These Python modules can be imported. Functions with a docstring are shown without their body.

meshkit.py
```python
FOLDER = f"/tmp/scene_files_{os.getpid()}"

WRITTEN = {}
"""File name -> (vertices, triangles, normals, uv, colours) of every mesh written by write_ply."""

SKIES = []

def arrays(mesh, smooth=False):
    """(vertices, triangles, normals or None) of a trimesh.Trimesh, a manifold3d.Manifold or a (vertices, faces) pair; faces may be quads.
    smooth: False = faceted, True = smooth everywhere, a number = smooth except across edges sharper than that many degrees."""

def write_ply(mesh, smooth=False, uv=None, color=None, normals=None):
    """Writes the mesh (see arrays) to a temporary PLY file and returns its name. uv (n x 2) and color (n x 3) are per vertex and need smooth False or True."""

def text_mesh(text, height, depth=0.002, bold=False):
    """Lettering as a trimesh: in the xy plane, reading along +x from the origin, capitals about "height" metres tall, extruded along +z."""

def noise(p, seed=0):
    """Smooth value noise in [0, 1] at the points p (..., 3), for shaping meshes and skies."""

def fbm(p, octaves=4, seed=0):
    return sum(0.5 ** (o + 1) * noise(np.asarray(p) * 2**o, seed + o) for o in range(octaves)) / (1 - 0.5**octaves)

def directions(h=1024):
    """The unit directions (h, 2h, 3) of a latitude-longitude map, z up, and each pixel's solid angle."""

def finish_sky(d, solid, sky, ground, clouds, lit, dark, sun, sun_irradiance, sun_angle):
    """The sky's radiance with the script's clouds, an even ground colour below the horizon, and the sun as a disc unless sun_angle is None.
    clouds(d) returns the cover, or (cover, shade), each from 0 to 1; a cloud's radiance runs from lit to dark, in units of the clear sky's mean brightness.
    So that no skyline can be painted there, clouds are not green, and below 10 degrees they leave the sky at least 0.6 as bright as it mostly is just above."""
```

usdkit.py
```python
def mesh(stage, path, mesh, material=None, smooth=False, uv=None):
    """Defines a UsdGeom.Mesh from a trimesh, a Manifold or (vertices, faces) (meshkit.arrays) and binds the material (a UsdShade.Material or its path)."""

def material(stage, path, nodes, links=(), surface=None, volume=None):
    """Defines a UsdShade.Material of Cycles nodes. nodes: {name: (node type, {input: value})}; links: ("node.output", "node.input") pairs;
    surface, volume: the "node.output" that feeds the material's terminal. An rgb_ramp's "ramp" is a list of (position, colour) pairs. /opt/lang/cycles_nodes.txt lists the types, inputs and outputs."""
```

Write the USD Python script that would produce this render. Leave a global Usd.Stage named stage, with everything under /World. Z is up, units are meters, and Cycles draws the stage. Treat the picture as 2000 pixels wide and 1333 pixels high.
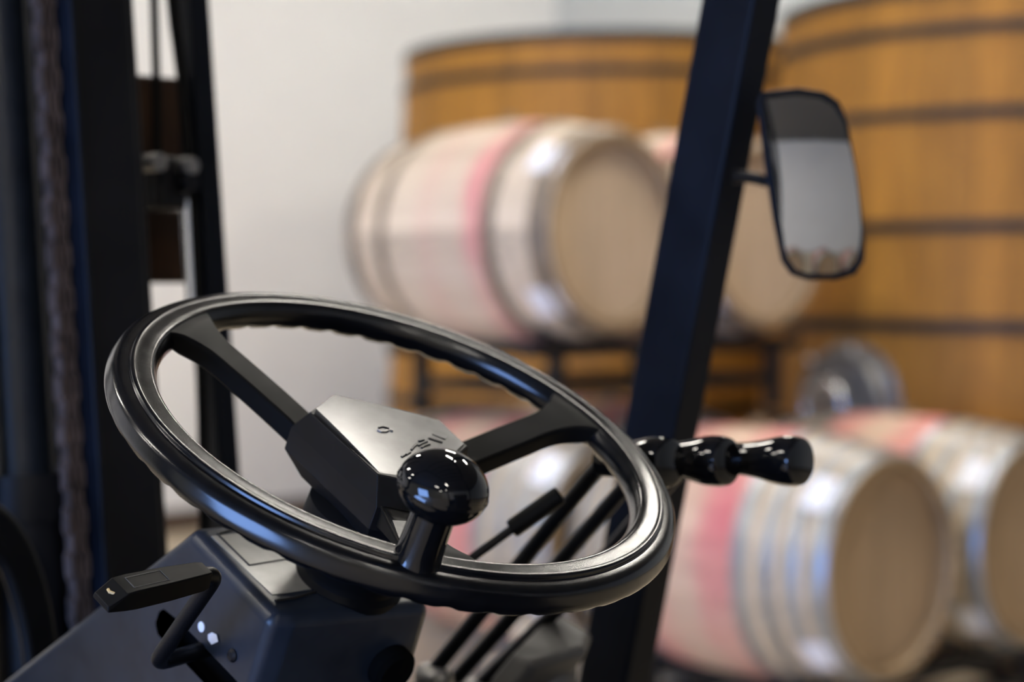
import math, random, numpy as np, trimesh, manifold3d as m3, usdkit
from shapely.geometry import Polygon
from pxr import Usd, UsdGeom, UsdLux, UsdShade, Gf, Sdf

random.seed(7)
RNG = np.random.default_rng(7)
stage = Usd.Stage.CreateInMemory()
UsdGeom.SetStageUpAxis(stage, UsdGeom.Tokens.z)
UsdGeom.SetStageMetersPerUnit(stage, 1.0)
UsdGeom.Xform.Define(stage, '/World')
V = lambda *a: np.array(a, float)

# ------------------------------------------------------------------ camera, daylight, exposure
FPX, CAMZ = 3600.0, 1.25                       # focal length in pixels of a 2000 px wide picture
PITCH = math.atan(106.5 / FPX)
FWD, UPV, RGT, EYE = V(0, math.cos(PITCH), -math.sin(PITCH)), V(0, math.sin(PITCH), math.cos(PITCH)), V(1, 0, 0), V(0, 0, CAMZ)
cam = UsdGeom.Camera.Define(stage, '/World/camera')
xf = UsdGeom.Xformable(cam)
xf.AddTransformOp().Set(Gf.Matrix4d(*RGT, 0, *UPV, 0, *(-FWD), 0, *EYE, 1))
cam.CreateHorizontalApertureAttr(36.0)
cam.CreateVerticalApertureAttr(36.0 * 1333 / 2000)
cam.CreateFocalLengthAttr(36.0 * FPX / 2000)
cam.CreateClippingRangeAttr(Gf.Vec2f(0.05, 100))
cam.CreateFStopAttr(4.0)
cam.CreateFocusDistanceAttr(1.08)
cam.CreateExposureAttr(0.0)

# the truck's own axes (the barrel rows and the room's walls lie square to it)
N = .318 * RGT - .358 * FWD + math.sqrt(1 - .318**2 - .358**2) * UPV            # the steering column
C = EYE + 1.1589 * (RGT * (-210.93) / FPX + FWD - UPV * 153.67 / FPX)           # centre of the wheel
fw = -V(N[0], N[1], 0); fw /= np.linalg.norm(fw)
rt = V(fw[1], -fw[0], 0)
ex, ey, ez = rt, np.cross(N, rt), V(0, 0, 1)

dome = UsdLux.DomeLight.Define(stage, '/World/sky')
dome.CreateIntensityAttr(0.02)
dome.CreateColorAttr(Gf.Vec3f(.8, .9, 1))

ROOM = dict(f1=7.89, f0=-9.0, r1=7.93, r0=-7.0, h=4.6)      # measured along fw and rt from the point below the camera
G = lambda f, r, z: fw * f + rt * r + ez * z
def rect_light(path, pos, d, up, w, h, power, color):
    L = UsdLux.RectLight.Define(stage, path)
    d = np.asarray(d, float) / np.linalg.norm(d); x = np.cross(up, -d); x /= np.linalg.norm(x); y = np.cross(-d, x)
    UsdGeom.Xformable(L).AddTransformOp().Set(Gf.Matrix4d(*x, 0, *y, 0, *(-d), 0, *pos, 1))
    L.CreateWidthAttr(w); L.CreateHeightAttr(h); L.CreateIntensityAttr(power); L.CreateColorAttr(Gf.Vec3f(*color))
    return L
DOOR_F, DOOR_W, DOOR_H = 0.15, 3.6, 3.0
rect_light('/World/daylight', G(DOOR_F, ROOM['r0'] + .03, DOOR_H / 2), rt, ez, DOOR_W, DOOR_H, 23.0, (.26, .46, 1.0))
LAMP_POWER = 142.0

# ------------------------------------------------------------------ materials
LOOKS = {}
def mat(name, nodes, links, surface):
    LOOKS[name] = usdkit.material(stage, '/World/Looks/' + name, nodes, links, surface=surface)
def plain(name, col, rough, metal=0.0, bump=0, bscale=900, coat=0.0, var=0.0, vscale=25, spec=.5):
    nodes = {'p': ('principled_bsdf', {'base_color': col, 'roughness': rough, 'metallic': metal, 'coat_weight': coat, 'coat_roughness': .05, 'specular_ior_level': spec}),
             'tc': ('texture_coordinate', {})}
    links = []
    if bump:
        nodes['bn'] = ('noise_texture', {'scale': float(bscale), 'detail': 2.0}); nodes['bu'] = ('bump', {'strength': float(bump), 'distance': 0.00011 if bscale > 100 else .002})
        links += [('tc.object', 'bn.vector'), ('bn.fac', 'bu.height'), ('bu.normal', 'p.normal')]
    if var:
        nodes['vn'] = ('noise_texture', {'scale': float(vscale), 'detail': 5.0}); c = np.array(col)
        nodes['vr'] = ('rgb_ramp', {'ramp': [(0.3, tuple(c * (1 - var))), (0.7, tuple(np.minimum(c * (1 + var), 1)))]})
        nodes['rr'] = ('math', {'math_type': 'multiply_add', 'value2': (.22 if rough > .3 else .08), 'value3': max(rough - (.11 if rough > .3 else .04), .02)})
        links += [('tc.object', 'vn.vector'), ('vn.fac', 'vr.fac'), ('vr.color', 'p.base_color'), ('vn.fac', 'rr.value1'), ('rr.value', 'p.roughness')]
    mat(name, nodes, links, 'p.bsdf')

plain('rim_black', (.003, .003, .0035), .19, spec=.4, bump=.12, bscale=1400, var=.3, vscale=60)
plain('rim_grip_top', (.004, .004, .004), .20, spec=.26, bump=.35, bscale=1500, var=.3, vscale=60)
plain('spoke_black', (.0035, .0035, .0035), .52, spec=.07, bump=.25, bscale=1200, var=.3, vscale=45)
plain('hub_black', (.005, .005, .006), .42, spec=.15, bump=.25, bscale=1200, var=.35, vscale=45)
plain('hub_plate', (.010, .010, .0095), .27, spec=.6, bump=.25, bscale=900, var=.5, vscale=40)
plain('knob_black', (.003, .003, .0035), .04, spec=.4)
plain('paint_black', (.004, .004, .005), .42, spec=.2, var=.4, vscale=14)
plain('paint_navy', (.005, .0065, .0105), .48, spec=.09, bump=.1, bscale=500, var=.25, vscale=20)
plain('cowl_paint', (.012, .016, .024), .36, spec=.3, bump=.08, bscale=700, var=.2, vscale=30)
plain('cowl_plate', (.17, .16, .14), .35, spec=.7, bump=.12, bscale=900, var=.15, vscale=40)
plain('lid_grey', (.06, .057, .053), .5, spec=.3, var=.2)
plain('dark_void', (.002, .002, .002), .9, spec=.02)
plain('rubber', (.0022, .0022, .0024), .5, spec=.11, var=.3)
plain('chrome', (.75, .75, .78), .12, 1.0)
plain('steel', (.27, .26, .25), .48, 1.0, var=.2)
plain('galvanised', (.30, .32, .345), .42, .8, var=.22, vscale=10)
plain('hoop_brown', (.15, .112, .078), .5, .2, var=.4, vscale=9)
plain('vat_hoop', (.016, .012, .010), .55, spec=.3)
plain('chain', (.085, .060, .050), .65, .0, spec=.3, var=.5, vscale=70)
plain('rust_brown', (.030, .013, .005), .6, spec=.2, var=.4, vscale=20)
plain('rack_black', (.006, .005, .005), .55, spec=.3, var=.3)
plain('white_print', (.70, .72, .78), .6)
plain('gold_print', (.55, .38, .16), .5)
plain('mark_dark', (.006, .006, .006), .45)
plain('tag_white', (.78, .79, .85), .55)
plain('mirror', (.66, .645, .60), .03, 1.0)
plain('seat_vinyl', (.008, .008, .009), .45, bump=.2, bscale=400)
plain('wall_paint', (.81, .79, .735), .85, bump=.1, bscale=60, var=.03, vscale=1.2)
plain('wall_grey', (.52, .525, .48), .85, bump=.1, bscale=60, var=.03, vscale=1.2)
plain('ceiling_paint', (.13, .125, .12), .9)
plain('baseboard', (.085, .055, .035), .6)
plain('concrete', (.58, .485, .355), .5, bump=.2, bscale=12, var=.10, vscale=2.4)
plain('fixture_white', (.75, .75, .75), .5)
mat('lamp', {'e': ('emission', {'color': (1.0, .945, .85), 'strength': LAMP_POWER})}, [], 'e.emission')

def wood(name, dark, light, axis, rough=.55, stain=None, scale=1.0, tone=.42):
    """Plank wood with grain along an axis of the object; each stave or board takes its own tone. stain: (half width, colour, amount) of wine on the belly."""
    st = [7 * scale] * 3; st[axis] = .7 * scale
    nodes = {'tc': ('texture_coordinate', {}), 'mp': ('mapping', {'scale': tuple(st)}), 'oi': ('object_info', {}),
             'no': ('noise_texture', {'scale': 6.0, 'detail': 6.0, 'roughness': .6}),
             'rp': ('rgb_ramp', {'ramp': [(.25, dark), (.75, light)]}),
             'hv': ('hsv', {'hue': .5, 'saturation': 1.0, 'fac': 1.0}), 'mr': ('math', {'math_type': 'multiply_add', 'value2': tone, 'value3': 1 - tone * .52}),
             'bu': ('bump', {'strength': .15, 'distance': .002}),
             'p': ('principled_bsdf', {'roughness': rough, 'specular_ior_level': .35})}
    links = [('tc.object', 'mp.vector'), ('mp.vector', 'no.vector'), ('no.fac', 'rp.fac'), ('rp.color', 'hv.color'), ('oi.random', 'mr.value1'), ('mr.value', 'hv.value'),
             ('no.fac', 'bu.height'), ('bu.normal', 'p.normal')]
    if stain:
        bands, col, amt = stain
        nodes |= {'sx': ('separate_xyz', {}), 'sn': ('noise_texture', {'scale': 5.0, 'detail': 4.0}),
                  'wb': ('math', {'math_type': 'multiply_add', 'value2': .08}), 'ms': ('rgb_ramp', {'ramp': [(.54 + x, (a, a, a)) for x, a in bands]}),
                  'of': ('math', {'math_type': 'add', 'value2': .5}), 'st2': ('rgb_ramp', {'ramp': [(.30, (.35, .35, .35)), (.62, (1, 1, 1))]}), 'sn2': ('noise_texture', {'scale': 3.2, 'detail': 3.0}),
                  'mu': ('math', {'math_type': 'multiply'}), 'mu2': ('math', {'math_type': 'multiply', 'value2': amt}), 'mx': ('mix', {'color2': col})}
        links += [('tc.object', 'sx.vector'), ('sx.x', 'of.value1'), ('tc.object', 'sn.vector'), ('sn.fac', 'wb.value1'), ('of.value', 'wb.value3'), ('wb.value', 'ms.fac'),
                  ('tc.object', 'sn2.vector'), ('sn2.fac', 'st2.fac'), ('ms.color', 'mu.value1'), ('st2.color', 'mu.value2'), ('mu.value', 'mu2.value1'),
                  ('hv.color', 'mx.color1'), ('mu2.value', 'mx.fac'), ('mx.color', 'p.base_color')]
    else:
        links.append(('hv.color', 'p.base_color'))
    mat(name, nodes, links, 'p.bsdf')
wood('vat_oak', (.240, .097, .010), (.385, .175, .020), 2, .6, tone=.3)
wood('stave_stained', (.46, .36, .245), (.60, .485, .345), 0, .6, stain=([(-.19, 0), (-.16, 1), (-.07, .75), (-.03, .3), (.04, .3), (.08, .85), (.16, 1), (.19, 0)], (.56, .13, .15), .95))
wood('stave_pale', (.50, .40, .295), (.63, .52, .40), 0, .6, stain=([(-.10, 0), (-.04, .32), (.0, .30), (.03, .05), (.12, .1), (.155, 1), (.20, 1), (.22, 0)], (.60, .17, .19), .85))
wood('head_oak', (.26, .175, .10), (.37, .255, .15), 2, .65, tone=.12)
wood('head_oak_pale', (.39, .285, .18), (.51, .38, .255), 2, .65, tone=.12)
wood('beam_wood', (.52, .43, .30), (.66, .56, .41), 0, .7)
wood('chime_oak', (.17, .105, .05), (.30, .20, .10), 0, .6)

# ------------------------------------------------------------------ scene helpers
USED = {}
def free(path):
    n = USED.get(path, -1) + 1; USED[path] = n
    return path if n == 0 else f'{path}_{n:03d}'
def tag(p, label=None, cat=None, group=None, kind=None):
    for k, v in (('label', label), ('category', cat), ('group', group), ('kind', kind)):
        if v: p.SetCustomDataByKey(k, v)
    return p
ORIGIN = {}
def thing(name, label, cat, loc=(0, 0, 0), rotz=0, group=None):
    path = free('/World/' + name)
    x = UsdGeom.Xform.Define(stage, path)
    x.AddTranslateOp().Set(Gf.Vec3d(*map(float, loc))); x.AddRotateZOp().Set(float(rotz))
    ORIGIN[path] = V(*loc) if rotz == 0 else V(0, 0, 0)
    return tag(x.GetPrim(), label, cat, group)
def origin(prim):
    p = str(prim.GetPath())
    return ORIGIN.get('/'.join(p.split('/')[:3]), V(0, 0, 0))
def arr(mesh):
    if hasattr(mesh, 'to_mesh'):
        m = mesh.to_mesh(); return np.array(m.vert_properties[:, :3], float), np.array(m.tri_verts)
    if isinstance(mesh, trimesh.Trimesh): return np.array(mesh.vertices, float), np.array(mesh.faces)
    v, f = mesh; f = np.asarray(f)
    if f.shape[1] == 4: f = np.vstack([f[:, :3], f[:, [0, 2, 3]]])
    return np.asarray(v, float), f
def obj(name, mesh, material, parent=None, smooth=35, label=None, kind=None):
    base = str(parent.GetPath()) if parent else '/World'
    v, f = arr(mesh)
    if parent: v = v - origin(parent)
    m = usdkit.mesh(stage, free(base + '/' + name), trimesh.Trimesh(v, f, process=False), LOOKS[material], smooth=smooth)
    return tag(m.GetPrim(), label, None, None, kind)
def copy_of(src, loc, rotz, label, group=None):
    was = src.GetCustomData()
    x = UsdGeom.Xform.Define(stage, free('/World/' + was['category'].replace(' ', '_') if was['category'] == 'ceiling light' else '/World/wine_barrel'))
    x.GetPrim().GetReferences().AddInternalReference(src.GetPath())
    x.GetPrim().SetInstanceable(True)
    x.ClearXformOpOrder()
    x.AddTransformOp().Set(Gf.Matrix4d(1).SetRotate(Gf.Rotation(Gf.Vec3d(0, 0, 1), float(rotz))) * Gf.Matrix4d(1).SetTranslate(Gf.Vec3d(*map(float, loc))))
    return tag(x.GetPrim(), label, was['category'], group or was.get('group'))
cat = lambda *ms: trimesh.util.concatenate([trimesh.Trimesh(*arr(m), process=False) for m in ms])
def frame(o, x, y, z): M = np.eye(4); M[:3, :4] = np.c_[x, y, z, o]; return M
def place(mesh, M): v, f = arr(mesh); return trimesh.Trimesh(v @ M[:3, :3].T + M[:3, 3], f if np.linalg.det(M[:3, :3]) > 0 else f[:, ::-1], process=False)
def box(lo, hi, M=None, r=0.0):
    """A box between two corners of a frame, its edges rounded by r."""
    lo, hi = np.minimum(lo, hi), np.maximum(lo, hi)
    if r > 0:
        s = m3.Manifold.sphere(r, 16)
        b = m3.Manifold.batch_hull([s.translate(tuple((hi - r) * V(i, j, k) + (lo + r) * (1 - V(i, j, k)))) for i in (0, 1) for j in (0, 1) for k in (0, 1)])
    else:
        b = m3.Manifold.cube(tuple(hi - lo)).translate(tuple(lo))
    return b if M is None else place(b, M)
def tube(pts, rad, n=14, cap=True, smooth_path=0):
    P = np.array(pts, float)
    if smooth_path:
        Q = np.vstack([2 * P[0] - P[1], P, 2 * P[-1] - P[-2]]); out = []
        for i in range(1, len(Q) - 2):
            for t in np.linspace(0, 1, smooth_path, endpoint=False):
                a, b, c, d = Q[i - 1:i + 3]
                out.append(.5 * (2 * b + (c - a) * t + (2 * a - 5 * b + 4 * c - d) * t * t + (3 * b - a - 3 * c + d) * t**3))
        P = np.array(out + [P[-1]])
    R = np.full(len(P), rad, float) if np.ndim(rad) == 0 else np.interp(np.linspace(0, 1, len(P)), np.linspace(0, 1, len(rad)), rad)
    T = np.gradient(P, axis=0); T /= np.linalg.norm(T, axis=1)[:, None]
    u = np.cross(T[0], V(.3, .5, .81)); u /= np.linalg.norm(u); vs, th = [], np.linspace(0, 2 * np.pi, n, endpoint=False)
    for p, t, r in zip(P, T, R):
        u = u - t * (u @ t); u /= np.linalg.norm(u); w = np.cross(t, u)
        vs.append(p + r * (np.cos(th)[:, None] * u + np.sin(th)[:, None] * w))
    v, f = np.vstack(vs), []
    for i in range(len(P) - 1):
        for k in range(n):
            a, b, c, d = i * n + k, i * n + (k + 1) % n, (i + 1) * n + (k + 1) % n, (i + 1) * n + k
            f += [(a, b, c), (a, c, d)]
    if cap:
        v = np.vstack([v, P[0], P[-1]]); k0 = len(v) - 2
        f += [(k0, (k + 1) % n, k) for k in range(n)] + [(k0 + 1, (len(P) - 1) * n + k, (len(P) - 1) * n + (k + 1) % n) for k in range(n)]
    return trimesh.Trimesh(v, f, process=False)
def bend(pts, r, n=6):
    """A polyline whose inner corners are rounded."""
    P = [V(*p) for p in pts]; out = [P[0]]
    for a, b, c in zip(P, P[1:], P[2:]):
        s, e = b + (a - b) / np.linalg.norm(a - b) * r, b + (c - b) / np.linalg.norm(c - b) * r
        out += [(1 - t)**2 * s + 2 * t * (1 - t) * b + t * t * e for t in np.linspace(0, 1, n)]
    return out + [P[-1]]
def lathe(profile, M, n=48, a0=0, a1=2 * np.pi):
    """(radius, height) profile turned about the z axis of a frame."""
    pr = np.array(profile, float); full = abs(a1 - a0 - 2 * np.pi) < 1e-6
    th = np.linspace(a0, a1, n, endpoint=not full); k, f, nn = len(pr), [], n
    v = np.concatenate([np.c_[pr[:, 0] * math.cos(t), pr[:, 0] * math.sin(t), pr[:, 1]] for t in th])
    for i in range(nn if full else nn - 1):
        for j in range(k - 1):
            a, b = i * k + j, ((i + 1) % nn) * k + j
            f += [(a, b, b + 1), (a, b + 1, a + 1)]
    return place((v, np.array(f)), M)
def prism(poly, z0, z1, M, holes=()):
    m = trimesh.creation.extrude_polygon(Polygon(poly, holes), z1 - z0, engine='earcut'); m.apply_translation((0, 0, z0))
    return place(m, M)
def hull(points, r=0.0, seg=12):
    if r == 0: return m3.Manifold.hull_points(np.array(points, float))
    s = m3.Manifold.sphere(r, seg)
    return m3.Manifold.batch_hull([s.translate(tuple(map(float, p))) for p in points])
def ray(x, y): return RGT * (x - 1000) / FPX + FWD - UPV * (y - 666.5) / FPX
def on_plane(x, y, o, n): r = ray(x, y); return EYE + r * (((np.asarray(o) - EYE) @ n) / (r @ n))
def at(x, y, Y): r = ray(x, y); return EYE + r * Y / r[1]
def axes(z, hint=(0, 0, 1)):
    z = np.asarray(z, float) / np.linalg.norm(z); x = np.cross(hint, z); x /= np.linalg.norm(x)
    return x, np.cross(z, x), z

# ------------------------------------------------------------------ the room
RF0, RF1, RR0, RR1, RH = ROOM['f0'], ROOM['f1'], ROOM['r0'], ROOM['r1'], ROOM['h']
GM = frame(V(0, 0, 0), fw, -rt, ez)                        # x forward, y to the truck's left, z up
def gbox(f0, f1, r0, r1, z0, z1, r=0.0): return box(V(f0, -r1, z0), V(f1, -r0, z1), GM, r)
def struct(name, mesh, m): return obj(name, mesh, m, None, kind='structure')
struct('floor', gbox(RF0 - .2, RF1 + .2, RR0 - .2, RR1 + .2, -.2, 0), 'concrete')
struct('ceiling', gbox(RF0 - .2, RF1 + .2, RR0 - .2, RR1 + .2, RH, RH + .2), 'ceiling_paint')
struct('wall_front', gbox(RF1, RF1 + .2, RR0 - .2, RR1 + .2, 0, RH), 'wall_paint')
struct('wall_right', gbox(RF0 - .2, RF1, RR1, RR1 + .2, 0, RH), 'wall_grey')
struct('wall_back', gbox(RF0 - .2, RF0, RR0 - .2, RR1, 0, RH), 'wall_paint')
d0, d1 = DOOR_F - DOOR_W / 2, DOOR_F + DOOR_W / 2
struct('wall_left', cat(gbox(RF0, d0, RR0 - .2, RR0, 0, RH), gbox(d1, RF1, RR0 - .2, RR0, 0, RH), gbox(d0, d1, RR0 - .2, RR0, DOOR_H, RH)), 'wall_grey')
struct('trim_1', cat(gbox(d0 - .1, d0, RR0, RR0 + .06, 0, DOOR_H + .1), gbox(d1, d1 + .1, RR0, RR0 + .06, 0, DOOR_H + .1), gbox(d0, d1, RR0, RR0 + .06, DOOR_H, DOOR_H + .1)), 'paint_black')
struct('baseboard_front', gbox(RF1 - .02, RF1, RR0, RR1, 0, .12), 'baseboard')
struct('baseboard_right', gbox(RF0, RF1 - .02, RR1 - .02, RR1, 0, .12), 'baseboard')
lamps = [(5.3, -4.0, 0), (5.3, -.8, 0), (5.3, 2.4, 0), (5.3, 6.2, 0), (3.2, -2.5, 0), (1.72, 3.05, 0), (2.15, 5.05, 0), (-3.2, -3.6, 0), (-3.2, -.8, 0), (-7.0, -5.6, 0), (-7.0, -2.8, 0)]
first_lamp = thing('ceiling_light', 'long white tube lamp under the ceiling', 'ceiling light', G(*lamps[0][:2], RH), math.degrees(math.atan2(fw[1], fw[0])), 'tube lamps under the ceiling')
obj('housing', box(V(-.62, -.09, -.06), V(.62, .09, 0), r=.01), 'fixture_white', first_lamp)
obj('diffuser', box(V(-.58, -.07, -.085), V(.58, .07, -.058), r=.01), 'lamp', first_lamp)
for f, r, turn in lamps[1:]:
    copy_of(first_lamp, G(f, r, RH), math.degrees(math.atan2(fw[1], fw[0])) + turn, 'long white tube lamp under the ceiling')

# ------------------------------------------------------------------ oak vats
VTOP, VBOT = 2.30, .22
def vat_r(z): return .955 + (2.30 - z) * .055
def make_vat(loc, label, hoops, VTOP):
    t = thing('oak_vat', label, 'vat', loc)
    n = 64; zs = np.linspace(VBOT, VTOP, 5)
    for k in range(n):
        a0, a1 = 2 * np.pi * (k + .006) / n, 2 * np.pi * (k + .994) / n; v, f = [], []
        off = RNG.uniform(-.0015, .0015)
        for z in zs:
            R = vat_r(z) + off
            v += [(q * math.cos(a), q * math.sin(a), z) for q, a in ((R, a0), (R, a1), (R - .06, a1), (R - .06, a0))]
        for i in range(len(zs) - 1):
            f += [(i * 4 + j, i * 4 + (j + 1) % 4, i * 4 + 4 + (j + 1) % 4, i * 4 + 4 + j) for j in range(4)]
        e = 4 * (len(zs) - 1); f += [(3, 2, 1, 0), (e, e + 1, e + 2, e + 3)]
        obj('stave', (np.array(v) + V(*loc), np.array(f)), 'vat_oak', t, smooth=False)
    M = frame(V(*loc), V(1, 0, 0), V(0, 1, 0), ez)
    for z, w in hoops:
        R0, R1 = vat_r(z - w / 2) + .0015, vat_r(z + w / 2) + .0015
        obj('hoop', lathe([(R0 - .012, z - w / 2), (R0 + .007, z - w / 2), (R1 + .007, z + w / 2), (R1 - .012, z + w / 2), (R0 - .012, z - w / 2)], M, 96), 'vat_hoop', t)
    obj('lid', lathe([(0, VTOP - .10), (vat_r(VTOP) - .055, VTOP - .10), (vat_r(VTOP) - .055, VTOP - .05), (.22, VTOP - .045), (.2, VTOP + .02), (0, VTOP + .02)], M, 64), 'vat_hoop', t)
    obj('base_ring', lathe([(.2, VBOT + .06), (vat_r(VBOT) - .05, VBOT + .06), (vat_r(VBOT) - .05, VBOT - .06), (.2, VBOT - .06), (.2, VBOT + .06)], M, 64), 'vat_oak', t)
    for k in range(6):
        a = 2 * np.pi * k / 6
        obj('leg', lathe([(0, 0), (.07, 0), (.07, .012), (.035, .02), (.035, VBOT - .05), (0, VBOT - .05)], frame(V(*loc) + .85 * V(math.cos(a), math.sin(a), 0), V(1, 0, 0), V(0, 1, 0), ez), 16), 'steel', t)
    return t
HOOPS = [(VTOP - .02, .045), (2.135, .038), (1.845, .038), (1.457, .040), (1.115, .042), (.75, .045), (.42, .05)]
vat_l = make_vat((.47, 8.5, 0), 'round oak vat behind the upper barrels, its top rim against the white wall', HOOPS, VTOP)
vat_r_c = V(1.97, 6.85, 0)
vat_b = make_vat(tuple(vat_r_c), 'large oak vat at the right behind the mirror, with a round steel manway', [(CAMZ + (z - CAMZ) * .955, w) for z, w in HOOPS], 2.253)
# the steel manway on the right vat's front
mz = .85; md = V(-.80, -.60, 0); md /= np.linalg.norm(md)
mc = vat_r_c + md * (vat_r(mz) + .004) + ez * mz
MM = frame(mc, *axes(md))
mw = obj('manway_door', lathe([(.0, .055), (.06, .055), (.10, .045), (.150, .040), (.165, .052), (.178, .052), (.19, .04), (.19, .0), (.215, -.01), (.215, -.03), (0, -.03)], MM, 56), 'steel', vat_b)
obj('hand_wheel', cat(lathe([(.085 + .010 * math.cos(a), .12 + .010 * math.sin(a)) for a in np.linspace(0, 2 * np.pi, 12)], MM, 32),
    *[tube([mc + md * .12, mc + md * .12 + .085 * (math.cos(a) * MM[:3, 0] + math.sin(a) * MM[:3, 1])], .006, 8) for a in (0.3, 0.3 + 2.094, 0.3 + 4.189)], tube([mc + md * .05, mc + md * .13], .014, 12)), 'chrome', mw)
for a in np.linspace(0.2, 2 * np.pi + .2, 6, endpoint=False):
    q = mc + .2 * (math.cos(a) * MM[:3, 0] + math.sin(a) * MM[:3, 1])
    obj('clamp_bolt', tube([q - md * .01, q + md * .05], .012, 10), 'chrome', mw)
# the small sampling tap on the left vat
tp = at(1434, 737, 7.0); td = V(tp[0] - .47, tp[1] - 8.5, 0); td /= np.linalg.norm(td); tz = tp[2]
tq = V(.47, 8.5, tz) + td * (vat_r(tz) - .01)
obj('sampling_tap', cat(tube([tq, tq + td * .09], .016, 14), tube([tq + td * .07 - ez * .05, tq + td * .07 + ez * .03], .012, 12), hull([tq + td * .07 + ez * .045], .04, 20), lathe([(0, 0), (.045, 0), (.045, .012), (0, .012)], frame(tq + td * .008, *axes(td)), 24)), 'chrome', vat_l)

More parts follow.
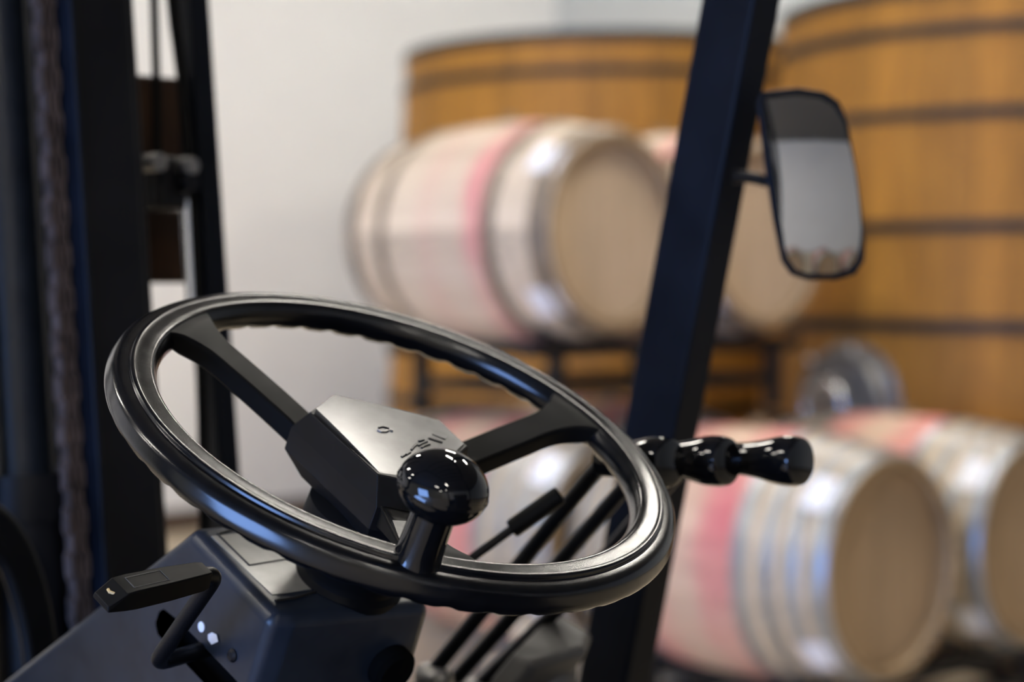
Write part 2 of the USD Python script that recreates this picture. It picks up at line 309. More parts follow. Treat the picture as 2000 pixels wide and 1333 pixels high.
# ------------------------------------------------------------------ barrels on racks
BL, BR0, BR1 = .88, .285, .338
def bar_r(x): return BR0 + (BR1 - BR0) * (1 - (x / (BL / 2))**2)
def make_barrel(loc, rotz, label, stave_mat, hoop_mat, hoops, group, head_mat='head_oak'):
    """The barrel lies along its own x axis; the head that the photograph shows is at +x."""
    t = thing('wine_barrel', label, 'barrel', loc, rotz, group)
    n = 28; xs = np.linspace(-BL / 2, BL / 2, 9)
    for k in range(n):
        a0, a1 = 2 * np.pi * (k + .012) / n, 2 * np.pi * (k + .988) / n; v, f = [], []
        for x in xs:
            R = bar_r(x); q0 = R - .026
            v += [(x, q * math.cos(a), q * math.sin(a)) for q, a in ((R, a0), (R, a1), (q0, a1), (q0, a0))]
        for i in range(len(xs) - 1):
            f += [(i * 4 + j, i * 4 + (j + 1) % 4, i * 4 + 4 + (j + 1) % 4, i * 4 + 4 + j) for j in range(4)]
        e = 4 * (len(xs) - 1); f += [(3, 2, 1, 0), (e, e + 1, e + 2, e + 3)]
        obj('stave', (np.array(v), np.array(f)), stave_mat, t, smooth=50)
    A = frame(V(0, 0, 0), V(0, 1, 0), ez, V(1, 0, 0))
    for x, w in hoops:
        R0, R1 = bar_r(x - w / 2), bar_r(x + w / 2)
        obj('hoop', lathe([(R0 - .004, x - w / 2), (R0 + .003, x - w / 2), (max(R0, R1, bar_r(x)) + .0032, x), (R1 + .003, x + w / 2), (R1 - .004, x + w / 2), (R0 - .004, x - w / 2)], A, 64), hoop_mat, t)
    for s in (-1, 1):                                            # head boards, and the bevelled rim around them
        xh = s * (BL / 2 - .042); rr = bar_r(xh) - .018; nb = 7
        for k in range(nb):
            y0, y1 = -rr + 2 * rr * k / nb + .0004, -rr + 2 * rr * (k + 1) / nb - .0004
            pts = [(y, math.sqrt(max(rr * rr - y * y, 0))) for y in np.linspace(y0, y1, 5)]
            m = trimesh.creation.extrude_polygon(Polygon(pts + [(y, -z) for y, z in pts[::-1]]).buffer(0), .02, engine='earcut')
            obj('head_board', place(m, frame(V(xh - s * .02, 0, 0), V(0, 1, 0), ez, V(s, 0, 0))), head_mat, t, smooth=False)
        b0 = bar_r(s * BL / 2)
        obj('rim', lathe([(b0 - .0255, 0), (b0 - .002, 0), (b0 - .002, .003), (b0 - .020, .003), (b0 - .0265, -.012), (b0 - .0262, -.04)][::1], frame(V(s * BL / 2, 0, 0), V(0, 1, 0), ez, V(s, 0, 0)), 64), 'chime_oak', t)
    obj('bung', lathe([(0, .02), (.024, .02), (.028, 0), (.026, -.02), (0, -.02)], frame(V(0, 0, bar_r(0)), V(1, 0, 0), V(0, 1, 0), ez), 20), 'chime_oak', t)
    for a in (math.radians(138), math.radians(222)):             # white tags wrapped round the shoulder beside the head
        v, f = [], []
        for i, x in enumerate((BL / 2 - .105, BL / 2 - .06, BL / 2 - .012)):
            for j, da in enumerate(np.linspace(-.16, .16, 5)):
                R = bar_r(x) + .006; v.append((x, -R * math.cos(a + da) * -1, R * math.sin(a + da)))
        v = np.array(v); back = v.copy(); back[:, 1:] *= (1 - .0015 / np.linalg.norm(back[:, 1:], axis=1))[:, None]
        for i in range(2):
            for j in range(4):
                q = i * 5 + j; f += [(q, q + 1, q + 6, q + 5), (q + 15, q + 20, q + 21, q + 16)]
        obj('paper_tag', (np.vstack([v, back]), np.array(f)), 'tag_white', t)
    return t
AX = -fw                                                         # from the barrels' backs to their heads
ROT = math.degrees(math.atan2(AX[1], AX[0]))
H8 = [(s * x, w) for s in (-1, 1) for x, w in ((.415, .042), (.345, .036), (.275, .034), (.195, .040))]
H4 = [(s * x, w) for s in (-1, 1) for x, w in ((.405, .055), (.235, .042))]
u1h, b1h, STEP = at(1207, 452, 5.27), at(1747, 1111, 4.66), .685
ctr = lambda head, k=0: head - AX * BL / 2 + rt * STEP * k
low = b1h[2]
a1h = V(u1h[0], u1h[1], low)
GU, GA, GB = 'barrels on the upper rack', 'barrels on the floor rack under the upper barrels', 'barrels at the front on the floor'
U = make_barrel(ctr(u1h), ROT, 'pale dark-hooped barrel on the upper rack, left of the leaning pillar', 'stave_pale', 'hoop_brown', H4, GU, 'head_oak_pale')
copy_of(U, ctr(u1h, 1), ROT, 'pale barrel on the upper rack mostly hidden behind the pillar and mirror', GU)
B = make_barrel(ctr(b1h), ROT, 'pink-stained barrel with grey hoops at the lower right, whole head in view', 'stave_stained', 'galvanised', H8, GB)
copy_of(B, ctr(b1h, 1), ROT, 'pink-stained barrel at the right edge, its head cut off by the frame', GB)
copy_of(B, ctr(a1h), ROT, 'pink-stained barrel under the upper rack, seen through the steering wheel', GA)
copy_of(B, ctr(a1h, 1) - AX * .22 + ez * .0, ROT, 'far barrel under the upper rack, mostly hidden behind the steering wheel rim', GA)
for k, (f, r) in enumerate([(-4.3, -.1), (-4.3, .8), (-4.3, 1.7), (-4.3, 2.6), (-4.3, 3.5)]):
    copy_of(B, G(f, r, BR1 + .004), ROT + 180, f'barrel on the floor behind the truck, reflected in the mirror, {("first", "second", "third", "fourth", "fifth")[k]} of its row', 'barrels on the floor behind the truck')

def rack(label, c1, z0, z_top, z_low, q0=-.10, q1=.90, s0=.15, s1=.74):
    """Steel frame under a pair of barrels. c1: the first barrel's head centre."""
    base = V(c1[0], c1[1], z0)
    t = thing('barrel_rack', label, 'barrel rack', base)
    P = lambda s, q, z: V(c1[0], c1[1], 0) - AX * s + rt * q + ez * z
    F = frame(V(c1[0], c1[1], 0), rt, -AX, ez)
    for s in (s0, s1):
        for q in (q0, q1):
            obj('post', box(V(q - .022, s - .022, z0), V(q + .022, s + .022, z_top - .018), F, .004), 'rack_black', t)
        obj('rail', box(V(q0 - .12, s - .025, z_top - .022), V(q1 + .12, s + .025, z_top + .022), F, .004), 'rack_black', t)
        obj('rail', box(V(q0, s - .02, z_low - .018), V(q1, s + .02, z_low + .018), F, .004), 'rack_black', t)
        for q in (0, STEP):                                      # curved cradles under each barrel
            x = BL / 2 - s; R = bar_r(x) + .006; zc = c1[2]
            pts = [P(s, q + R * math.sin(a), zc - R * math.cos(a)) for a in np.linspace(-.55, .55, 9)]
            obj('cradle', tube(pts, .009, 8), 'rack_black', t)
            for sg in (-1, 1):
                e = P(s, q + sg * R * math.sin(.5), zc - R * math.cos(.5)); obj('cradle_stay', tube([e, V(e[0], e[1], z_top)], .008, 8), 'rack_black', t)
    for q in (q0, q1):
        for z in (z_top, z_low):
            obj('rail', box(V(q - .02, s0 + .022, z - .018), V(q + .02, s1 - .022, z + .018), F, .004), 'rack_black', t)
    return t
rack('black steel rack carrying the upper barrels', u1h, low + .32, 1.066, .95)
rack('black steel rack on the floor under the front barrels', b1h, 0, .194, .10)
for sd, where in ((.16, 'front'), (.72, 'rear')):
    F = frame(V(a1h[0], a1h[1], 0), rt, -AX, ez); zt = low - BR1 - .012
    t = thing('timber_bearer', f'pale timber bearer on the floor under the {where} ends of the hidden barrels', 'timber', F[:3, :3] @ V(.36, sd, 0) + F[:3, 3], 0, 'timber bearers under the hidden barrels')
    obj('bearer_block', box(V(-.30, sd - .06, 0), V(1.02, sd + .06, zt), F, .006), 'beam_wood', t)
    for q in (0, STEP):
        for sg in (-1, 1):
            R = bar_r(BL / 2 - sd) + .006; e = q + sg * .16
            obj('chock', hull([F[:3, :3] @ V(x, sd + y, z) + F[:3, 3] for y in (-.045, .045) for x, z in ((e - sg * .10, zt), (e + sg * .05, zt), (e + sg * .05, low - math.sqrt(R * R - .21 ** 2)), (e - sg * .03, low - math.sqrt(R * R - .13 ** 2)))]), 'beam_wood', t, smooth=False)

# ------------------------------------------------------------------ the forklift
CB = V(C[0], C[1], 0)
T = lambda f, r, z: CB + fw * f + rt * r + ez * z               # measured from the steering wheel's centre
TM = frame(CB, fw, -rt, ez)
def tbox(f0, f1, r0, r1, z0, z1, r=0.0): return box(V(f0, -r1, z0), V(f1, -r0, z1), TM, r)
truck = thing('forklift', 'dark blue and black forklift with three-spoke steering wheel, mast and rear view mirror', 'forklift', T(-.2, 0, 0))
WM = frame(C, ex, ey, N)                                         # the steering wheel's own frame
W = lambda a, b, c: C + ex * a + ey * b + N * c
def on_h(x, y, h):
    X = on_plane(x, y, C + N * h, N) - C
    return V(X @ ex, X @ ey)

# --- steering wheel: rim (a turned profile with a flat top band, a lip and finger grooves underneath)
body_prof = [(.1720, .0004), (.1733, -.0004), (.1738, -.0022), (.1752, -.0025), (.1785, -.0030), (.1815, -.0042), (.1836, -.0064), (.1849, -.0100), (.1858, -.0138), (.1852, -.0172), (.1826, -.0202), (.1780, -.0226), (.1725, -.0238),
             (.1665, -.0234), (.1610, -.0212), (.1572, -.0178), (.1553, -.0138), (.1550, -.0098), (.1562, -.0058), (.1580, -.0030)]
top_prof = [(.1580, -.0030), (.1588, -.0016), (.1602, -.0006), (.1620, -.0001), (.1660, .0), (.1700, .0), (.1712, .0004), (.1720, .0004)]
def rim(profile, n, groove):
    th = np.linspace(0, 2 * np.pi, n, endpoint=False); pr = np.array(profile); v = []
    for t in th:
        q = pr.copy()
        if groove:
            g = max(0.0, math.cos(t * 46)) ** 1.0
            wgt = np.clip((-.0165 - q[:, 1]) / .006, 0, 1); q[:, 1] += .0022 * g * wgt
        v.append(np.c_[q[:, 0] * math.cos(t), q[:, 0] * math.sin(t), q[:, 1]])
    k, f = len(pr), []
    for i in range(n):
        for j in range(k - 1):
            a, b = i * k + j, ((i + 1) % n) * k + j
            f += [(a, b + 1, b), (a, a + 1, b + 1)]
    return place((np.vstack(v), np.array(f)), WM)
def refined(profile, m=4):
    p = np.array(profile); Q = np.vstack([2 * p[0] - p[1], p, 2 * p[-1] - p[-2]]); out = []
    for i in range(1, len(Q) - 2):
        for t in np.linspace(0, 1, m, endpoint=False):
            a, b, c, d = Q[i - 1:i + 3]; out.append(.5 * (2 * b + (c - a) * t + (2 * a - 5 * b + 4 * c - d) * t * t + (3 * b - a - 3 * c + d) * t**3))
    return np.array(out + [p[-1]])
wheel = obj('steering_wheel', rim(refined(body_prof, 3), 460, True), 'rim_black', truck, smooth=50)
obj('rim_top_band', rim(refined(top_prof, 3), 240, False), 'rim_grip_top', wheel, smooth=50)

# --- spokes: three dished bars, 120 degrees apart, each widening into the rim
def spoke_h(rho): return -.0310 + .0292 * (np.clip((rho - .060) / .092, 0, 1)) ** .92
def spoke(ang, w0, depth, flare):
    a = math.radians(ang); d, sd_ = V(math.cos(a), math.sin(a)), V(-math.sin(a), math.cos(a)); rows = []
    rhos = np.r_[np.linspace(.040, .118, 9), np.linspace(.122, .161, 12)]
    for rho in rhos:
        fl = max(0, (rho - .122) / .037) ** 2.4 * flare
        w = w0 + fl; h = spoke_h(rho); dep = depth * (1 - .12 * (rho - .04) / .12); b = .0022
        if rho > .150: dep *= 1 - .35 * (rho - .150) / .011
        sec = [(-w, h - b * 1.6), (-w + b * .4, h - b * .4), (-w + b, h), (w - b, h), (w - b * .4, h - b * .4), (w, h - b * 1.6), (w - .0005, h - dep + .003), (w - .004, h - dep), (-w + .004, h - dep), (-w + .0005, h - dep + .003)]
        rows.append([W(*(d * rho + sd_ * q), z) for q, z in sec])
    v = np.array(rows).reshape(-1, 3); k, f = 10, []
    for i in range(len(rhos) - 1):
        for j in range(k):
            f.append((i * k + j, i * k + (j + 1) % k, (i + 1) * k + (j + 1) % k, (i + 1) * k + j))
    v, f = arr((v, np.array(f))); e = (len(rhos) - 1) * k
    m = trimesh.Trimesh(v, np.vstack([f, [(0, j + 1, j) for j in range(1, k - 1)], [(e, e + j, e + j + 1) for j in range(1, k - 1)]]), process=False)
    trimesh.repair.fix_normals(m)
    return m
HP = -.0140
for ang in (120, 0, 240):
    sp3 = obj('spoke', spoke(ang, .0125, .0175, .016), 'spoke_black', wheel, smooth=40)
def on_spoke(x, y):
    h = -.03
    for _ in range(12): q = on_h(x, y, h); h = float(spoke_h(np.linalg.norm(q)))
    return W(*q, h + .0003)
ridge = [on_spoke(x, y) for x, y in ((745, 992), (757, 1020), (778, 1062))]
obj('spoke_rib', tube(ridge, .0010, 8), 'rim_grip_top', wheel)
ridge = [on_spoke(x, y) for x, y in ((806, 1008), (792, 1040), (780, 1064))]
obj('spoke_rib', tube(ridge, .0010, 8), 'rim_grip_top', wheel)
win = [on_spoke(x, y) for x, y in ((766, 1018), (795, 1020), (780, 1056))]
obj('spoke_window', hull([p + N * .0002 for p in win] + [p - N * .002 for p in win]), 'hub_plate', wheel, smooth=False)

# --- hub: body, slightly domed cover plate, raised marks
def hexagon(dl, ds):
    out, nrm = [], [(math.radians(a), ds if a % 120 == 0 else dl) for a in range(0, 360, 60)]
    for (a, da), (b, db) in zip(nrm, nrm[1:] + nrm[:1]):
        out.append(np.linalg.solve([[math.cos(a), math.sin(a)], [math.cos(b), math.sin(b)]], [da, db]))
    return [q + V(-.0028, .0016) for q in out]
body_pts = [W(*q, HP - .0022) for q in hexagon(.0382, .0510)] + [W(*q, h) for q in hexagon(.0400, .0605) for h in (-.032, -.047)] + [W(*q, -.062) for q in hexagon(.029, .046)]
obj('hub_body', hull(body_pts, .0016, 10), 'hub_black', wheel, smooth=28)
dome_pts, hx, DR = [], np.array(hexagon(.0370, .0494)), 1.1
def cover_z(q): return HP + .0022 - q @ q / (2 * DR) + .048 * q[1]
for k in range(0, 11):
    for a, b in zip(hx, np.roll(hx, -1, 0)):
        for t in np.linspace(0, 1, 7)[:-1]:
            q = (a + (b - a) * t) * k / 10; dome_pts.append(W(*q, cover_z(q)))
dome_pts += [W(*q, HP - .006) for q in hexagon(.0370, .0494)]
plate_o = obj('hub_cover', hull(dome_pts), 'hub_plate', wheel, smooth=28, label='worn shiny hub cover')
def mark(name, px, m, parent, r=.0005):
    pts = []
    for x, y in px:
        q = on_h(x, y, HP); pts.append(W(*q, cover_z(q) + .0002))
    obj(name, tube(pts, r, 8), m, parent)
mark('horn_mark', [(735, 848), (741, 851), (750, 851), (755, 849)], 'steel', plate_o, r=.0010)
mark('horn_mark', [(761, 850), (763, 849)], 'steel', plate_o, r=.0010)
mark('horn_mark', [(737, 844), (745, 842), (757, 845)], 'hub_black', plate_o, r=.0007)
# the embossed maker's lettering, too worn to read: a dark bar above a row of strokes
bar = [on_h(x, y, HP + .0004) for x, y in ((842, 853), (851, 850), (873, 856), (868, 862))]
obj('emblem', hull([W(*q, cover_z(q) + d) for q in bar for d in (-.001, .0005)]), 'mark_dark', plate_o, smooth=False)
for px in ([(835, 862), (862, 869)], [(832, 868), (822, 872), (816, 876)], [(838, 873), (828, 876), (822, 880)], [(812, 874), (806, 879), (802, 884)], [(800, 888), (792, 892)], [(783, 896), (790, 893)], [(816, 868), (826, 865)]):
    mark('emblem_stroke', px, 'mark_dark', plate_o, r=.0008)

# --- spinner knob on the rim
kb = on_h(818, 1084, .0)
KM = frame(W(kb[0], kb[1], 0), ex, ey, N)
KS = lathe([(.0150, -.006), (.0138, -.001), (.0132, .003), (.0126, .012), (.0124, .028), (.0126, .034), (0, .034)], KM, 40)
knob = obj('spinner_knob', KS, 'knob_black', wheel, label='glossy black spinner knob stem')
a_, b_ = .0255, .0195; kc = .0435
obj('knob_ball', lathe([(a_ * math.cos(t), kc + (b_ if t > 0 else b_ * .97) * math.sin(t)) for t in np.linspace(-np.pi / 2, -.05, 22)] + [(a_ + .0004, kc - .0006), (a_ + .0004, kc + .0002)] + [(a_ * math.cos(t), kc + b_ * math.sin(t)) for t in np.linspace(.03, np.pi / 2, 26)], KM, 72), 'knob_black', wheel, smooth=60)

# --- steering column: shroud, and the cowl it rises from
H0 = -.120
obj('column_shroud', lathe([(0, -.05), (.030, -.055), (.042, -.066), (.043, -.080), (.038, -.098), (.0325, -.110), (.0325, -.116), (.036, -.119), (.036, -.124), (0, -.124)], frame(C, ex, ey, N), 48), 'rubber', truck)
cr = .010
top = [(-.079 + cr, .068), (.044 - cr, .068), (.044 - cr, -.040 + cr), (-.079 + cr * 1.7, -.040 + cr * 1.7)]
cowl_pts = [W(a, b, H0 - cr) for a, b in top] + [W(-.079 + cr, -.030 + cr, H0 - cr)]
low_ = [(-.085 + cr, .30), (.050 - cr, .30), (.060 - cr, -.052 + cr), (-.085 + cr * 2.2, -.058 + cr * 2.0), (-.085 + cr, -.035)]
cowl_pts += [W(a, b, H0 - .36) for a, b in low_]
cowl_m = hull(cowl_pts, cr, 24)
Lp, Ln = W(-.0795, 0, H0), -ex                                   # the cowl's left face
def on_l(x, y, out=0.0): return on_plane(x, y, Lp + Ln * out, Ln)
slot_px = [(303, 1218), (311, 1195), (320, 1190), (340, 1206), (364, 1228), (396, 1261), (452, 1320), (520, 1392), (470, 1410), (386, 1322), (330, 1262), (308, 1240)]
slot = hull([on_l(x, y, .02) for x, y in slot_px] + [on_l(x, y, -.022) for x, y in slot_px])
cowl = obj('column_cowl', cowl_m - slot, 'cowl_paint', truck, smooth=30)
cb_pts = [W(a, b, H0 - .34) for a, b in ((-.06, .24), (.03, .24), (.03, -.03), (-.06, -.03))]
obj('column_base', hull(cb_pts + [T(f, r, .53) for f in (.12, .40) for r in (-.07, .05)], .006, 10), 'paint_black', truck)
obj('slot_lining', hull([on_l(x, y, -.017) for x, y in slot_px] + [on_l(x, y, -.021) for x, y in slot_px]), 'dark_void', cowl)
pz = H0 + .0004
cover = [(-.070, .062), (.036, .062), (.036, -.006), (-.066, -.006)]
obj('top_plate', prism(cover, H0 - .002, pz, WM), 'cowl_plate', cowl, smooth=False)
g1 = [on_h(x, y, pz) for x, y in ((425, 1044), (487, 1105), (560, 1093), (575, 1060), (470, 1030))]
obj('plate_groove', tube([W(*q, pz) for q in g1 + g1[:1]], .0008, 8), 'mark_dark', cowl)
g2 = [on_h(x, y, pz + .0002) for x, y in ((538, 1174), (575, 1168), (620, 1155))]
obj('plate_groove', tube([W(*q, pz) for q in g2], .0009, 8), 'mark_dark', cowl)
obj('reverse_mark', tube([on_l(358, 1219, .0006), on_l(363, 1207, .0006)], .0022, 10), 'white_print', cowl)
cdot = on_l(395, 1225, .0)
obj('neutral_mark', lathe([(0, .001), (.0034, .001), (.0034, -.002), (0, -.002)], frame(cdot, *axes(Ln)), 24), 'white_print', cowl)
arrow = [(406, 1240), (414, 1236), (415, 1241), (423, 1240), (426, 1254), (413, 1260), (411, 1252), (406, 1250)]
obj('forward_mark', hull([on_l(x, y, .001) for x, y in arrow] + [on_l(x, y, -.002) for x, y in arrow]), 'white_print', cowl)
obj('cowl_screw', lathe([(0, .003), (.003, .0025), (.0045, .001), (.0045, -.002), (0, -.002)], frame(on_l(455, 1281, 0), *axes(Ln)), 20), 'paint_black', cowl)
# rear face: a recessed panel with a dark notch
rear_n = on_plane(770, 1312, W(0, -.047, H0 - .1), -ey)
obj('key_switch', lathe([(0, .004), (.013, .004), (.016, .001), (.016, -.010), (0, -.010)], frame(rear_n, *axes(-ey)), 28), 'dark_void', cowl)

# --- direction lever
p_in, p_s = on_l(425, 1262, -.015), on_l(405, 1268, 0)
bend1 = p_s + Ln * .040
bend1 = on_plane(303, 1297, bend1, Ln)
p_up = bend1 + N * .089 - ey * .031
tip_dir = -ex * .98 - N * .04 - ey * .06; tip_dir /= np.linalg.norm(tip_dir)
lever = obj('direction_lever', tube(bend([p_in, bend1, p_up, p_up + tip_dir * .03], .011), .0054, 16), 'paint_black', truck)
gs, sections = p_up + tip_dir * .010, []
gu = np.cross(tip_dir, ey); gu /= np.linalg.norm(gu)             # across the grip, roughly up
gu = gu if gu @ N > 0 else -gu
gv = np.cross(gu, tip_dir)
for u, hu, hv in ((0, .0048, .0055), (.004, .0052, .0065), (.028, .0056, .0080), (.052, .0056, .0086), (.060, .0050, .0086), (.070, .0012, .0074)):
    c = gs + tip_dir * u - gu * (.003 if u > .065 else 0)
    sections += [c + gu * hu + gv * hv * .9, c + gu * hu - gv * hv * .9, c - gu * hu * .9 + gv * hv, c - gu * hu * .9 - gv * hv]
grip = obj('lever_grip', hull(sections, .0012, 10), 'rubber', lever, smooth=25)
gt = [gs + tip_dir * .054 + gu * .0066 + gv * q for q in (.005, -.005)] + [gs + tip_dir * .030 + gu * .0068 + gv * q for q in (-.005, .005)]
obj('grip_inlay', tube(gt + gt[:1], .0004, 6), 'lid_grey', lever)
sc = gs + tip_dir * .0655 + gu * .0026
obj('grip_symbol', tube([sc + gv * .002 - tip_dir * .001, sc - gv * .0005 + tip_dir * .0008, sc - gv * .003 + tip_dir * .0002], .0010, 6), 'gold_print', lever)

# --- hydraulic levers and the thin brake lever
def on_r(x, y, r): return on_plane(x, y, T(0, r, 0), rt)
knob_prof = [(.0, 0), (.0120, 0), (.0118, .006), (.0124, .016), (.0142, .027), (.0172, .041), (.0180, .048), (.0180, .056), (.0168, .0605), (.0140, .0620), (0, .0622)]
for r, bot, mid, top_, end in ((.205, (838, 1322), (1017, 1100), (1172, 918), (1312, 905)), (.250, (870, 1350), (1097, 1094), (1262, 918), (1424, 902)), (.295, (925, 1350), (1120, 1160), (1345, 918), (1568, 902))):
    e = on_r(*end, r); kd = -fw * .985 + ez * .03 + rt * .05; kd /= np.linalg.norm(kd)
    ks = e - kd * .0622
    a, b = on_r(*bot, r), on_r(*mid, r)
    a0 = a + (a - b) / (b[2] - a[2]) * (a[2] - .79)
    el = on_r(*top_, r); el[2] = ks[2] - .004
    lv = obj('hydraulic_lever', tube(bend([a0, b, el, ks + kd * .004], .02), .0062, 14), 'paint_black', truck)
    obj('knob', lathe(knob_prof, frame(ks, *axes(kd)), 32), 'knob_black', lv)
    obj('pivot_boss', hull([a + ez * .0, a - fw * .012], .012, 14), 'steel', lv)
b0, b1, b2 = at(880, 1121, 1.27), at(1004, 1031, 1.27), at(1092, 968, 1.27)
bl = obj('brake_lever', tube([b0 - (b1 - b0) * 2.0, b1], .0032, 12), 'paint_black', truck)
obj('lever_sleeve', tube([b1 - (b2 - b1) * .06, b1, b2, b2 + (b2 - b1) * .03], [.006, .0068, .0068, .0055], 14), 'rubber', bl)
# console under the levers, with a pale moulded arm rest
obj('lever_console', tbox(.02, .40, .16, .36, .52, .80, .012), 'paint_black', truck)
ar = [at(x, y, Y) for x, y, Y in ((1010, 1290, 1.42), (1085, 1215, 1.50), (1140, 1248, 1.46), (1130, 1275, 1.42), (1040, 1300, 1.40))]
obj('console_lid', cat(hull([p for p in ar] + [p - ez * .02 + fw * .02 for p in ar], .006, 12), tube([np.mean(ar, axis=0) - ez * .01, V(*np.mean(ar, axis=0)[:2], .60)], .018, 14)), 'lid_grey', truck)

# --- overhead guard: the leaning right front pillar in view, and its fellows
PR = .455
def pillar(name, lo, hi, df, dr, m, parent, side=1):
    """lo, hi: the rear inner corner at the foot and the head. df fore-aft, dr across."""
    c = [(0, 0), (df, 0), (df, dr), (0, dr)]
    pts = [p + fw * a + rt * b * side for p in (lo, hi) for a, b in c]
    ctr_ = np.mean(pts, axis=0); return obj(name, hull([p + (ctr_ - p) / np.linalg.norm(ctr_ - p) * 0 + (fw * (.004 if (i % 4) in (0, 3) else -.004)) + rt * side * (.004 if (i % 4) in (0, 1) else -.004) for i, p in enumerate(pts)], .004, 14), m, parent, smooth=30)
q0, q1 = on_r(1473, 0, PR), on_r(1349, 660, PR)
pd = (q0 - q1) / (q0[2] - q1[2])
foot, head = q1 + pd * (.52 - q1[2]), q1 + pd * (2.08 - q1[2])
pillar('guard_pillar', foot, head, .060, .036, 'paint_navy', truck)
mirror_l = -rt * 2 * ((foot - CB) @ rt)
pillar('guard_pillar', foot + mirror_l, head + mirror_l, .060, .036, 'paint_navy', truck, -1)
hf = (head - CB) @ fw
for s in (1, -1):
    pillar('guard_pillar', T(-1.15, s * PR, .52), T(-1.0, s * PR, 2.08), .055, .036, 'paint_navy', truck, s)
    obj('guard_side_rail', tbox(-1.02, hf + .06, s * PR, s * (PR + .036), 2.07, 2.13, .004), 'paint_navy', truck)
for f in np.linspace(-.98, hf + .03, 6):
    obj('guard_bar', tbox(f - .012, f + .012, -PR, PR, 2.08, 2.12, .003), 'paint_navy', truck)

# --- rear view mirror on the pillar
mc0 = at(1586, 362, 1.545)
mn = V(.385, -.92, .048); mn /= np.linalg.norm(mn)
mx = np.cross(ez, mn); mx /= np.linalg.norm(mx); my = np.cross(mn, mx)
tilt = math.radians(7.0)
mX, mY = mx * math.cos(tilt) - my * math.sin(tilt), my * math.cos(tilt) + mx * math.sin(tilt)
# the outline: wide rounded corners at the bottom and top right
oc = [on_plane(x, y, mc0, mn) for x, y in ((1488, 178), (1560, 170), (1612, 178), (1640, 196), (1656, 232), (1676, 340), (1692, 468), (1690, 510), (1672, 538), (1636, 548), (1580, 548), (1548, 538), (1528, 510), (1512, 430), (1494, 310), (1480, 200))]
MF = frame(mc0, mX, mY, mn)
outline = np.array([[(p - mc0) @ mX, (p - mc0) @ mY] for p in oc])
poly = Polygon(outline).buffer(-.006).buffer(.006)
inner = poly.buffer(-.0052)
mirror = obj('rear_view_mirror', hull([MF[:3, :3] @ V(x, y, z) + mc0 for x, y in np.array(poly.buffer(-.003).exterior.coords) for z in (-.002,)] + [MF[:3, :3] @ V(x, y, -.022) + mc0 for x, y in np.array(poly.buffer(-.016).exterior.coords)], .0028, 10)
             - m3.Manifold.extrude(m3.CrossSection([np.array(inner.exterior.coords)[:-1].tolist()] if inner.exterior.is_ccw else [np.array(inner.exterior.coords)[:-1][::-1].tolist()]), .02).transform(np.c_[MF[:3, :3], mc0 - mn * .004]), 'paint_navy', truck, smooth=30)
RC = .42                                                         # the glass is slightly convex
g = trimesh.creation.triangulate_polygon(inner.buffer(.0006), engine='earcut')
gm = trimesh.Trimesh(np.c_[g[0], np.zeros(len(g[0]))], g[1])
for _ in range(5): gm = gm.subdivide_to_size(.008) if _ == 0 else gm
gv_ = gm.vertices.copy(); rr2 = (gv_[:, :2] ** 2).sum(1); gv_[:, 2] = np.sqrt(RC**2 - rr2) - math.sqrt(RC**2 - .085**2) - .0035
gvn = np.c_[gv_[:, :2] / RC, np.sqrt(1 - rr2 / RC**2)] @ MF[:3, :3].T
gg = usdkit.mesh(stage, free(str(mirror.GetPath()) + '/mirror_glass'), trimesh.Trimesh(gv_ @ MF[:3, :3].T + mc0 - origin(truck), gm.faces, process=False), LOOKS['mirror'], smooth=True); tag(gg.GetPrim(), 'slightly convex mirror glass')
arm_a, arm_b = on_r(1432, 345, PR), on_plane(1500, 356, mc0 - mn * .015, mn)
obj('mirror_arm', tube(bend([arm_a - rt * .0 + fw * .0, (arm_a + arm_b) / 2 + ez * .002, arm_b], .01), [.0062, .0048, .0048], 14), 'paint_black', mirror)

# --- mast: two tilted rails, chain, cylinder, hoses and cross members
TILT = math.tan(math.radians(6))
MT = lambda f, r, z: T(f + TILT * (z - 1.15), r, z)
mast_n = fw - ez * TILT; mast_n /= np.linalg.norm(mast_n)
def on_m(x, y, f=.55): return on_plane(x, y, MT(f, 0, 1.15), mast_n)
def mr(x, y, f=.55): return (on_m(x, y, f) - CB) @ rt
def mbar(f0, f1, r0, r1, z0, z1, r=0.0):
    pts = [MT(f, q, z) for f in (f0 + r, f1 - r) for q in (r0 + r, r1 - r) for z in (z0, z1)]
    return hull(pts, r, 10) if r else hull(pts)
ZB, ZT = .12, 2.15
r_a, r_b = mr(391, 300), mr(430, 300)
obj('mast_rail', cat(mbar(.55, .566, r_a, r_b, ZB, ZT, .003), mbar(.566, .60, r_b - .012, r_b, ZB, ZT, .003)), 'paint_navy', truck)
c_a, c_b, c_m = mr(163, 300, .52), mr(281, 300, .52), mr(203, 300, .52)
obj('mast_rail', cat(mbar(.52, .545, c_m, c_b, ZB, ZT + .1, .003), mbar(.545, .68, c_b - .022, c_b, ZB, ZT + .1, .003)), 'paint_black', truck)
obj('mast_rail', mbar(.505, .62, mr(147, 300, .51), mr(160, 300, .51), ZB, ZT + .1, .003), 'paint_navy', truck)
obj('mast_rail', mbar(.508, .545, mr(150, 300, .51), mr(268, 300, .51), ZB + .2, ZT, .003), 'paint_black', truck)
for s in (-1,):
    obj('mast_rail', mbar(.55, .68, -r_b, -r_a, ZB, ZT, .003), 'paint_navy', truck)
    obj('mast_rail', mbar(.52, .68, -c_b, -c_a, ZB, ZT + .1, .003), 'paint_black', truck)
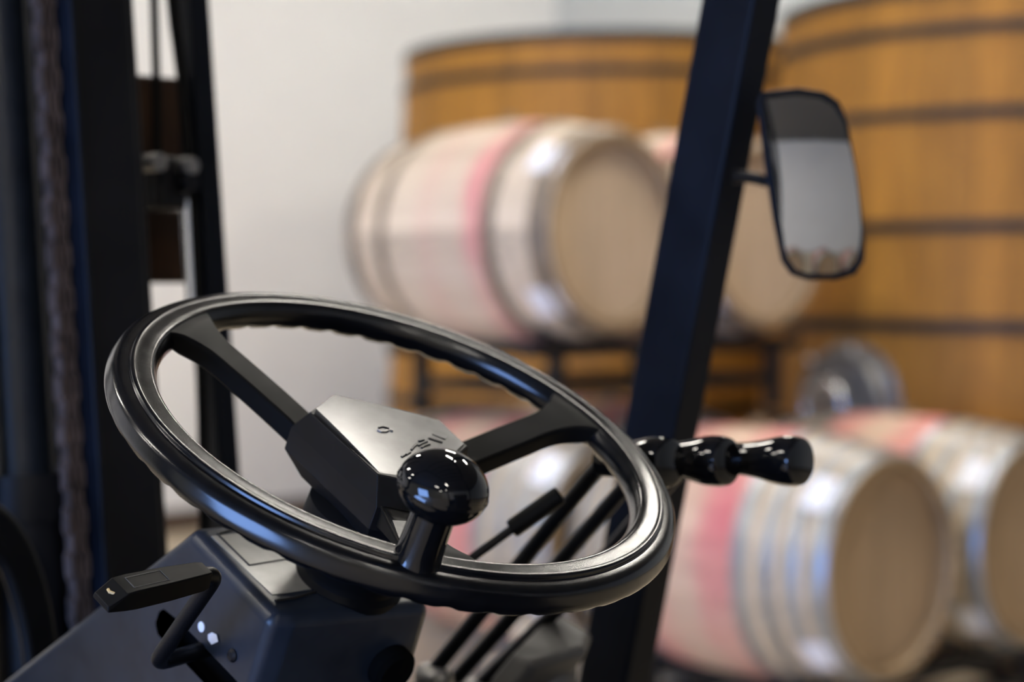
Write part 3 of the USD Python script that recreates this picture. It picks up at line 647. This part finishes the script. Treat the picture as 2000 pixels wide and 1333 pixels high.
# lift chain: plates of alternate links, the pins between them
ch = mr(108, 400, .53)
zc_ = np.arange(.45, 1.95, .0190)
links_ = []
for i, z in enumerate(zc_):
    offs = (-.008, -.003, .003, .008) if i % 2 else (-.0055, 0, .0055)
    a = MT(.53, ch, z); b = MT(.53, ch, z + .019)
    for o in offs:
        links_.append(hull([p + rt * (o + d) + fw * q for p in (a, b) for d in (-.0011, .0011) for q in (-.0068, .0068)]))
    links_.append(tube([a - rt * .0105, a + rt * .0105], .0032, 8))
obj('lift_chain', cat(*links_), 'chain', truck, kind='stuff', label='rusty brown leaf chain')
cy = mr(20, 500, .58)
obj('lift_cylinder', cat(tube([MT(.58, cy, .25), MT(.58, cy, 1.075)], .040, 32), tube([MT(.58, cy, 1.045), MT(.58, cy, 1.085)], .046, 32)), 'paint_black', truck)
obj('cylinder_rod', tube([MT(.58, cy, 1.08), MT(.58, cy, 2.1)], .024, 28), 'cowl_paint', truck)
for px0, px1, py0, py1, m, f in ((258, 388, 158, 305, 'rust_brown', .62), (262, 384, 416, 545, 'rust_brown', .62)):
    z1_, z0_ = on_m((px0 + px1) / 2, py0, f)[2], on_m((px0 + px1) / 2, py1, f)[2]
    obj('mast_crossmember', mbar(f, f + .05, mr(px0 - 20, 300, f), mr(px1 + 4, 300, f), z0_, z1_, .004), m, truck)
bz1, bz0 = on_m(330, 315)[2], on_m(330, 400)[2]
brk = obj('tilt_bracket', cat(mbar(.54, .60, mr(302, 350), mr(352, 350), bz0, bz1, .004)), 'paint_black', truck)
for (x, y) in ((298, 318), (361, 325), (362, 358)):
    q = on_m(x, y, .535); obj('bracket_bolt', tube([q - fw * .012, q + fw * .03], .0085, 12), 'steel' if y < 340 else 'paint_black', brk)
obj('tilt_rod', tube([on_m(360, 392, .55), on_m(372, 600, .55)], .0042, 14), 'chrome', truck)
def hose(px, rad, f=.56): obj('hydraulic_hose', tube([on_m(x, y, f) for x, y in px], rad, 12, smooth_path=6), 'rubber', truck)
hose([(322, -200), (332, -60), (341, 40), (353, 130), (368, 270), (379, 420), (388, 600), (396, 800), (399, 1000), (402, 1250)], .0058)
hose([(298, -250), (300, -60), (303, 80), (307, 200), (310, 330)], .0042, .60)
for k in range(4):
    o = k * 24
    hose([(-140, 1000 + o), (-60, 985 + o), (0, 1010 + o), (48 - o * .2, 1080 + o), (80 - o * .3, 1180 + o), (96 - o * .35, 1300 + o), (100 - o * .3, 1460)], .0078, .47)

# --- the rest of the truck: chassis, floor, wheels, seat, counterweight
obj('chassis', cat(tbox(-1.30, .42, -.45, .45, .20, .50, .02), tbox(.25, .46, -.42, .42, .18, .80, .02)), 'paint_navy', truck)
obj('floor_plate', tbox(-.35, .30, -.44, .44, .50, .52, .004), 'rubber', truck)
obj('engine_cover', tbox(-1.1, -.42, -.38, .38, .50, .74, .03), 'paint_black', truck)
obj('counterweight', tbox(-1.55, -1.12, -.48, .48, .18, .98, .07), 'paint_navy', truck)
seat = obj('seat', tbox(-.95, -.50, -.24, .24, .74, .86, .04), 'seat_vinyl', truck)
obj('backrest', tbox(-1.05, -.92, -.24, .24, .84, 1.28, .045), 'seat_vinyl', seat)
for f, rad in ((.42, .30), (-1.0, .24)):
    for s in (1, -1):
        c = T(f, s * .50, rad)
        tm = frame(c, fw, ez, rt * s) if s < 0 else frame(c, ez, fw, rt)
        ty = obj('tyre', lathe([(rad * .55, -.07), (rad * .93, -.085), (rad, -.065), (rad, .065), (rad * .93, .085), (rad * .55, .07), (rad * .55, -.07)], frame(c, fw, ez, np.cross(fw, ez)), 40), 'rubber', truck)
        obj('wheel_disc', lathe([(0, .05), (rad * .3, .05), (rad * .5, .03), (rad * .56, .06), (rad * .56, -.06), (0, -.06)], frame(c, fw, ez, np.cross(fw, ez)), 32), 'paint_navy', ty)
for s in (-1, 1):
    obj('fork', cat(tbox(.72, 1.75, s * .22 - .05, s * .22 + .05, .06, .10, .008), tbox(.70, .74, s * .22 - .05, s * .22 + .05, .06, .55, .008)), 'paint_black', truck)
obj('fork_carriage', cat(tbox(.66, .70, -.42, .42, .16, .24, .006), tbox(.66, .70, -.42, .42, .46, .54, .006)), 'paint_black', truck)
